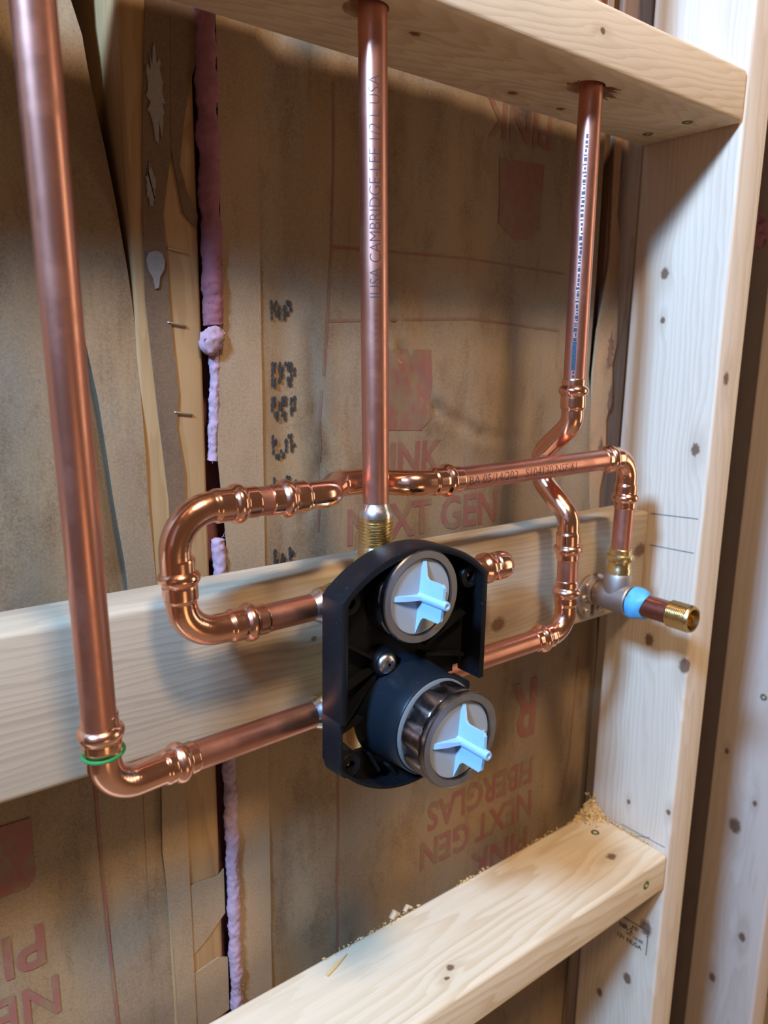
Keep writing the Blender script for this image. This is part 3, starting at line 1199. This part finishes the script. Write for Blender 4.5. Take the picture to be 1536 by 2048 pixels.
# ------------------------------------------------------------------ spout fitting
ear = thing('drop_ear_elbow', 'bronze drop-ear elbow screwed to the right end of the middle board', 'pipe fitting', (-79, 40, -82))
AX, AZ = -78.6, -59.8
mb = MB()
mb.lathe((AX, YP, -66), (0, 0, 1), [(0, 9.5), (4, 11.4), (24, 11.6), (27, 10.4)], 32)
mb.lathe((AX, 44, AZ), (0, -1, 0), [(0, 9), (3, 11.6), (16, 12.4), (28, 12.8), (32.5, 12.8), (33.5, 12.0), (33.5, 9)], 32)
mb.lathe((AX, 51, AZ), (0, -1, 0), [(0, 13), (8, 11.5)], 24)
build('body', mb, M['bronze'], ear)
mb = MB()
prof = [(0, 9.6), (8, 9.6), (9, 9.0), (13.5, 9.1), (15, 10.8), (17, 11.1), (19, 10.8), (20, 9.0), (24, 8.9), (24.6, 8.4)]
mb.lathe((-77.9, YP, -42.5), (0, 0, 1), prof, 32)
build('press_socket', mb, M['brass'], ear)
mb = MB()
n = 22
for s_ in (-1, 1):
    blobp = []
    for k in range(n):
        a = math.pi / 2 + math.pi * k / (n - 1)
        blobp.append((AX + s_ * (3 + -math.cos(a) * 17), AZ - 5 + math.sin(a) * 19))
    mb.prism(blobp, 47.6, 51)
build('mounting_plate', mb, M['bronze'], ear, bevel=0.5)
for x, z in ((-88.5, -54.5), (-92.0, -65.0), (-88.0, -77.0), (-68, -54), (-66, -65), (-69, -77)):
    mb = MB()
    mb.lathe((x, 47.6, z), (0, -1, 0), [(0, 3.4), (1.2, 3.4), (2.2, 2.4), (2.3, 1.4), (1.2, 1.1), (1.2, 0.2)], 18)
    build('screw', mb, M['bronze'], ear)

nip = thing('pipe_nipple', 'short spout pipe stub with brass threaded end, pointing out of the bronze elbow', 'pipe', (-79, -15, -71))
mb = MB()
mb.lathe((AX, 14, AZ), (0, -1, 0), [(0, 9.2), (38.5, 9.2)], 32)
build('pipe', mb, copper('tarnished_copper', (0.42, 0.20, 0.16), 0.3, dark=(0.2, 0.09, 0.08), amount=0.6), nip)
mb = MB()
prof = [(0, 9.4), (1.2, 10.4)]
h = 1.2
while h < 17.2:
    prof += [(h + 0.35, 10.75), (h + 0.9, 10.15), (h + 1.4, 10.75)]
    h += 1.4
prof += [(18.4, 10.5), (20.0, 9.9), (20.0, 8.3), (4.0, 7.9), (4.0, 0.3)]
mb.lathe((AX, -24.0, AZ), (0, -1, 0), prof, 40)
build('threaded_end', mb, M['brass'], nip)
mb = MB()
vs = []
seg = 40
for j, (y, r) in enumerate(((8.5, 12.9), (8.0, 13.4), (4, 13.2), (0.5, 12.2), (-2.6, 11.2), (-4.2, 9.3))):
    for k in range(seg):
        a = 2 * math.pi * k / seg
        rr = r * (1 + 0.035 * math.sin(a * 3 + j * 1.3)) + 0.35 * noise.noise(Vector((math.cos(a) * 2, math.sin(a) * 2, j)))
        vs.append((AX + math.cos(a) * rr, y + 1.6 * math.sin(a * 2 + 0.5) * (1 if j > 2 else 0.4), AZ + math.sin(a) * rr))
mb.add(vs, [(j * seg + k, j * seg + (k + 1) % seg, (j + 1) * seg + (k + 1) % seg, (j + 1) * seg + k) for j in range(5) for k in range(seg)])
tag(build('thread_tape', mb, M['blue_tape'], nip, smooth=50), 'wrap of bright blue tape')

# ------------------------------------------------------------------ shower valve
VX = -333.0
ZA, ZB = 0.0, -73.0
valve = thing('shower_valve', 'two-control shower valve in a black plastic guard, in the middle of the pipes', 'valve', (VX, 10, -117))

# brass body with its ports
mb = MB()
mb.lathe((VX, YP, -112), (0, 0, 1), [(0, 10), (4, 16), (100, 16), (108, 13), (112, 11)], 32)
for z in (-10.2, -77.4):
    mb.lathe((VX, YP, z), (-1, 0, 0), [(0, 12), (30, 12), (33, 11), (40, 10.6), (41, 9.6)], 28)
    mb.lathe((VX, YP, z), (1, 0, 0), [(0, 12), (30, 12), (33, 11), (40, 10.6), (41, 9.6)], 28)
for z in (ZA, ZB):
    mb.lathe((VX, YP, z), (0, -1, 0), [(0, 20), (26, 20)], 32)
build('valve_body', mb, M['brass'], valve)
mb = MB()
prof = [(-4, 11.5), (18, 10.6), (20.5, 10.6), (21.5, 9.9)]
h = 22.0
while h < 35.5:
    prof += [(h + 0.3, 9.85), (h + 0.9, 10.7), (h + 1.5, 10.7), (h + 2.0, 9.85)]
    h += 2.1
prof += [(37.2, 10.6), (40, 10.6)]
mb.lathe((-331.8, YP, -1), (0, 0, 1), prof, 40)
build('threaded_outlet', mb, M['brass'], valve)
mb = MB()
mb.lathe((-331.8, YP, 38.6), (0, 0, 1), [(0, 10.5), (2.2, 10.5), (4.5, 9.6), (7, 8.4), (8.5, 8.0)], 36)
tag(build('solder_joint', mb, M['solder'], valve), 'silvery solder collar')
for x, z in ((-373.5, -10.2), (-373.5, -78.0)):
    mb = MB()
    mb.lathe((x, YP - (0.6 if z < -50 else 0), z), (-1, 0, 0), [(-3, 10.4), (0, 10.2), (2, 9.0), (4.5, 8.2), (5, 8.0)], 30)
    tag(build('solder_joint', mb, M['solder'], valve), 'silvery solder joint')


# guard outline
def arc(xc, zc, r, a0, a1, n):
    return [(xc + math.cos(math.radians(a0 + (a1 - a0) * i / n)) * r, zc + math.sin(math.radians(a0 + (a1 - a0) * i / n)) * r) for i in range(n + 1)]


HW = 54.0
ztc, sag = 6.0, 23.0
rt = (HW ** 2 + sag ** 2) / (2 * sag)
a_t = math.degrees(math.asin(HW / rt))
zbc, sagb = -92.0, 26.0
rb = (HW ** 2 + sagb ** 2) / (2 * sagb)
a_b = math.degrees(math.asin(HW / rb))


def outline(off):
    top_ = arc(VX, ztc + sag - rt, rt - off, 90 + a_t, 90 - a_t, 28)
    bot_ = arc(VX, zbc - sagb + rb, rb - off, 270 + a_b, 270 - a_b, 28)
    top_ = [(max(VX - HW + off, min(VX + HW - off, x)), z) for x, z in top_]
    bot_ = [(max(VX - HW + off, min(VX + HW - off, x)), z) for x, z in bot_]
    return top_ + bot_


def ring_wall(mb, outer, inner, y0, y1):
    n = len(outer)
    vs = [(x, y0, z) for x, z in outer] + [(x, y1, z) for x, z in outer] + [(x, y1, z) for x, z in inner] + [(x, y0, z) for x, z in inner]
    fs = []
    for i in range(n - 1):
        for q in range(4):
            a, b = q * n, ((q + 1) % 4) * n
            fs.append((a + i, a + i + 1, b + i + 1, b + i))
    for i in (0, n - 1):
        fs.append((i, n + i, 2 * n + i, 3 * n + i))
    mb.add(vs, fs)


o0, o4, o2 = outline(0), outline(4.0), outline(2.0)
n1 = 29
mb = MB()
mb.prism(outline(0.6), 0, -3)
guard = build('guard', mb, M['black'], valve, smooth=0)
cl, cr, cb = MB(), MB(), MB()
cl.box(-381, -352, -10, 10, -94, -75)
cr.box(-306, -281, -10, 10, -88, -62)
cb.box(-290, -270, -10, 10, -130, -58)
cut(guard, [cl, cr, cb])
mb = MB()
# top arc, left wall (thicker above the notch), right wall, bottom arc
side_l0 = [(VX - HW, -64)] + o0[:n1] + [(VX + HW, -63)]
side_l1 = [(VX - HW + 4, -64)] + o4[:n1] + [(VX + HW - 4, -63)]
ring_wall(mb, side_l0, side_l1, 0, -20)
low0 = o0[n1 + 6:] + [(VX - HW, -63.5)]
low1 = o2[n1 + 6:] + [(VX - HW + 2, -63.5)]
ring_wall(mb, low0, low1, 0, -18)
build('guard_rim', mb, M['black'], valve, smooth=30, bevel=0.5, bseg=2)
for x, z in ((VX - 45, 3), (VX + 45, 3), (VX - 44, -94)):
    mb = MB()
    mb.lathe((x, 0, z), (0, -1, 0), [(0, 8.5), (13, 7.6), (14, 7.0), (14, 3.4), (8, 3.2), (8, 0.2)], 28)
    build('screw_boss', mb, M['black'], valve, smooth=30)
mb = MB()
mb.lathe((-287, 0, -70), (0, -1, 0), [(0, 4.5), (12, 4.2)], 20)
build('post', mb, M['black'], valve, smooth=30)
mb = MB()
mb.lathe((-350, 0, -39.5), (0, -1, 0), [(0, 9.5), (10, 8.2), (11, 7.6)], 28)
build('screw_boss', mb, M['black'], valve, smooth=30)
for (xa, za), (xb, zb) in (((-381, -20), (-357, -36)), ((-381, -52), (-358, -43)), ((-380, -74), (-355, -46)), ((-379, -75), (-360, -69)),
                          ((-286, -22), (-318, -36)), ((-286, -50), (-318, -42)), ((-360, -94), (-352, -108)), ((-345, -107), (-338, -116))):
    mb = MB()
    d = Vector((xb - xa, 0, zb - za)).normalized()
    w = Vector((-d.z, 0, d.x)) * 0.9
    a, b = Vector((xa, 0, za)), Vector((xb, 0, zb))
    ps = [a - w, b - w, b + w, a + w]
    mb.prism([(p.x, p.z) for p in ps], -2.5, -9)
    build('rib', mb, M['black'], valve, smooth=0)
for x, z in ((VX - 45, 3), (VX + 45, 3), (VX - 44, -94)):
    mb = MB()
    mb.lathe((x, -8, z), (0, -1, 0), [(-1, 3.1), (1.5, 3.1), (2.5, 2.0), (1.6, 1.2), (1.6, 0.2)], 18)
    build('screw', mb, M['brass'], valve)
mb = MB()
mb.lathe((VX, -3, ZA), (0, -1, 0), [(0, 27.6), (5, 27.4), (6, 26.6), (8, 26)], 56)
build('upper_sleeve', mb, M['black'], valve)
mb = MB()
mb.lathe((VX, -2, ZB), (0, -1, 0), [(0, 33.5), (3, 32.2), (10, 31.4), (24, 30.2), (33, 29.6), (34, 29.0), (34, 24)], 64)
build('lower_sleeve', mb, M['navy'], valve)
mb = MB()
mb.lathe((-350, -11, -39.5), (0, -1, 0), [(-0.2, 6.4), (0.4, 6.4), (1.8, 5.6), (2.8, 3.4), (2.9, 0.3)], 28)
sc_ = build('screw', mb, M['steel'], valve)
mb = MB()
for a in (0.5, 0.5 + math.pi / 2):
    d = Vector((math.cos(a), 0, math.sin(a)))
    w = Vector((-math.sin(a), 0, math.cos(a))) * 0.8
    c = Vector((-350, 0, -39.5))
    ps = [c - d * 3.2 - w, c + d * 3.2 - w, c + d * 3.2 + w, c - d * 3.2 + w]
    mb.prism([(p.x, p.z) for p in ps], -12.8, -14.1)
build('screw_slot', mb, M['dark_hole'], sc_, smooth=0)


def control(y_back, y_face, zc, name, label, spin, first=True):
    """nickel bonnet nut with a cap and its cross-shaped test plug"""
    L = y_back - y_face
    mb = MB()
    prof = [(0, 26.6), (0.8, 27.6), (L - 5.5, 27.6), (L - 5.0, 27.0), (L - 1.8, 27.8), (L - 0.6, 27.6), (L, 26.9), (L, 22.9), (L - 2.2, 22.6), (L - 2.2, 0.5)]
    mb.lathe((VX, y_back, zc), (0, -1, 0), prof, 96, facet=8, apo=0.972, frange=(1, 2))
    nut = build(name, mb, M['nickel'], valve, smooth=25)
    nut['label'] = label
    nut.data.materials.append(M['nickel_face'])
    for p in nut.data.polygons:
        if p.normal.y < -0.8 and p.center.y < (y_face + 3) * S - nut.location.y - valve.location.y + 0.0 + 1:
            if abs(p.normal.y) > 0.9:
                p.material_index = 1
    mb = MB()
    f = y_face + 1.6
    mb.lathe((VX, f + 2, zc), (0, -1, 0), [(0, 22.3), (1.6, 22.3), (2.0, 21.9), (2.0, 0.4)], 64)
    cap = build('cap', mb, M['cap'], nut)
    mb = MB()
    ca, sa = math.cos(spin), math.sin(spin)

    def rot(r, h, t):
        """r along the fin, h off the disc, t across"""
        return lambda ang: (VX + math.cos(ang) * r - math.sin(ang) * t, f - h, zc + math.sin(ang) * r + math.cos(ang) * t)
    T = 1.0
    tall = [(0, 0), (21.5, 0), (20.8, 0.5), (13.0, 3.2), (11.2, 5.0), (11.0, 6.5), (11.0, 17.5), (9.5, 19.0), (2.0, 19.5), (0, 19.5)]
    flat = [(0, 0), (20.0, 0), (19.0, 0.8), (12, 2.6), (5, 4.0), (0, 4.6)]
    for ang, prof2 in ((math.pi / 2 + spin, tall), (-math.pi / 2 + spin, tall), (math.pi + spin, flat), (spin, flat)):
        n = len(prof2)
        vs = [rot(r, h, -T * (1.0 if h > 3 else 1.5))(ang) for r, h in prof2] + [rot(r, h, T * (1.0 if h > 3 else 1.5))(ang) for r, h in prof2]
        fs = [tuple(range(n)), tuple(range(2 * n - 1, n - 1, -1))] + [(i, i + n, (i + 1) % n + n, (i + 1) % n) for i in range(n)]
        mb.add(vs, fs)
    mb.lathe((VX, f, zc), (0, -1, 0), [(0, 3.0), (22, 2.7), (22.6, 2.3), (22.6, 1.3), (22.1, 0.9), (22.1, 0.2)], 24)
    build('plug_handle', mb, M['daylit_white_plastic'], cap, smooth=30)


control(-3, -21.5, ZA, 'bonnet_nut', 'upper nickel bonnet with a cross-shaped plug', -0.10)
control(-38.0, -57.5, ZB, 'bonnet_nut', 'lower nickel bonnet, further out, with a cross-shaped plug', -0.10)
mb = MB()
mb.lathe((VX, -35.5, ZB), (0, -1, 0), [(0, 27.0), (0.3, 28.2), (1.6, 28.2), (2.4, 27.0)], 64)
build('washer', mb, M['grey_ring'], valve)

# ------------------------------------------------------------------ sawdust and shavings
mb = MB()
rnd = random.Random(21)


def flake(p, s):
    d = Vector((rnd.uniform(-1, 1), rnd.uniform(-1, 1), rnd.uniform(-1, 1))).normalized()
    e = d.cross(Vector((rnd.uniform(-1, 1), rnd.uniform(-1, 1), rnd.uniform(-1, 1)))).normalized()
    n_ = d.cross(e) * s * 0.18
    a, b = d * s, e * s * rnd.uniform(0.35, 0.7)
    vs = [p - a - b, p + a - b * 0.6, p + a * 0.8 + b, p - a * 0.7 + b]
    mb.add([v - n_ for v in vs] + [v + n_ for v in vs], [(0, 1, 2, 3), (7, 6, 5, 4), (0, 4, 5, 1), (1, 5, 6, 2), (2, 6, 7, 3), (3, 7, 4, 0)])


for i in range(700):                                            # the heap in the corner
    r = abs(rnd.gauss(0, 1))
    a = rnd.uniform(0, math.pi / 2)
    x = -1.2 - abs(rnd.gauss(0, 9))
    y = 90 - abs(rnd.gauss(0, 9))
    hgt = max(0.0, 13 - 0.55 * math.hypot(x, 88 - y))
    flake(Vector((x, y, -320.4 + rnd.uniform(0, hgt))), rnd.uniform(0.7, 2.3))
for i in range(150):                                            # along the stud
    y = rnd.uniform(20, 86)
    flake(Vector((-0.8 - abs(rnd.gauss(0, 1.6)), y, -320.4 + abs(rnd.gauss(0, 0.8)))), rnd.uniform(0.4, 1.2))
for i in range(150):                                            # along the back edge
    x = rnd.choice([rnd.uniform(-120, -20), rnd.uniform(-330, -230), rnd.uniform(-190, -150)])
    flake(Vector((x, 87 + rnd.gauss(0, 1.0), -321.3 + abs(rnd.gauss(0, 1.0)))), rnd.uniform(0.4, 1.3))
for i in range(40):
    flake(Vector((-1.0 - abs(rnd.gauss(0, 3)), 86 + rnd.gauss(0, 2), -309 + rnd.gauss(0, 5))), rnd.uniform(0.7, 1.9))
tag(build('sawdust', mb, M['dust'], smooth=0), 'yellow sawdust heaped in the corner of the bottom board and along its edges', 'sawdust', kind='stuff')

for lab, pts, r, mt in (
        ('thin orange splinter lying on the bottom board near its left end', [(-336, 72, -320.2), (-326, 75, -319.6), (-312, 80, -319.9)], (1.5, 1.2, 0.2), 'dust'),
        ('pale curled chip on the back edge of the bottom board, below the valve', [(-262, 88, -319.5), (-258, 89, -316.2), (-254, 87.5, -318.5)], (2.6, 3.2, 1.2), 'chip'),
        ('second pale chip right of the curled one on the back edge', [(-248, 88.5, -319.6), (-244, 89.5, -317.4), (-240, 88, -319.4)], (1.8, 2.2, 0.8), 'chip')):
    mb = MB()
    mb.sweep([Vector(p) for p in pts], list(r), 7)
    for v in mb.v:
        v += noise.noise_vector(v / 1.5) * 0.5
    tag(build('wood_shaving', mb, M[mt], smooth=0), lab, 'wood shaving')
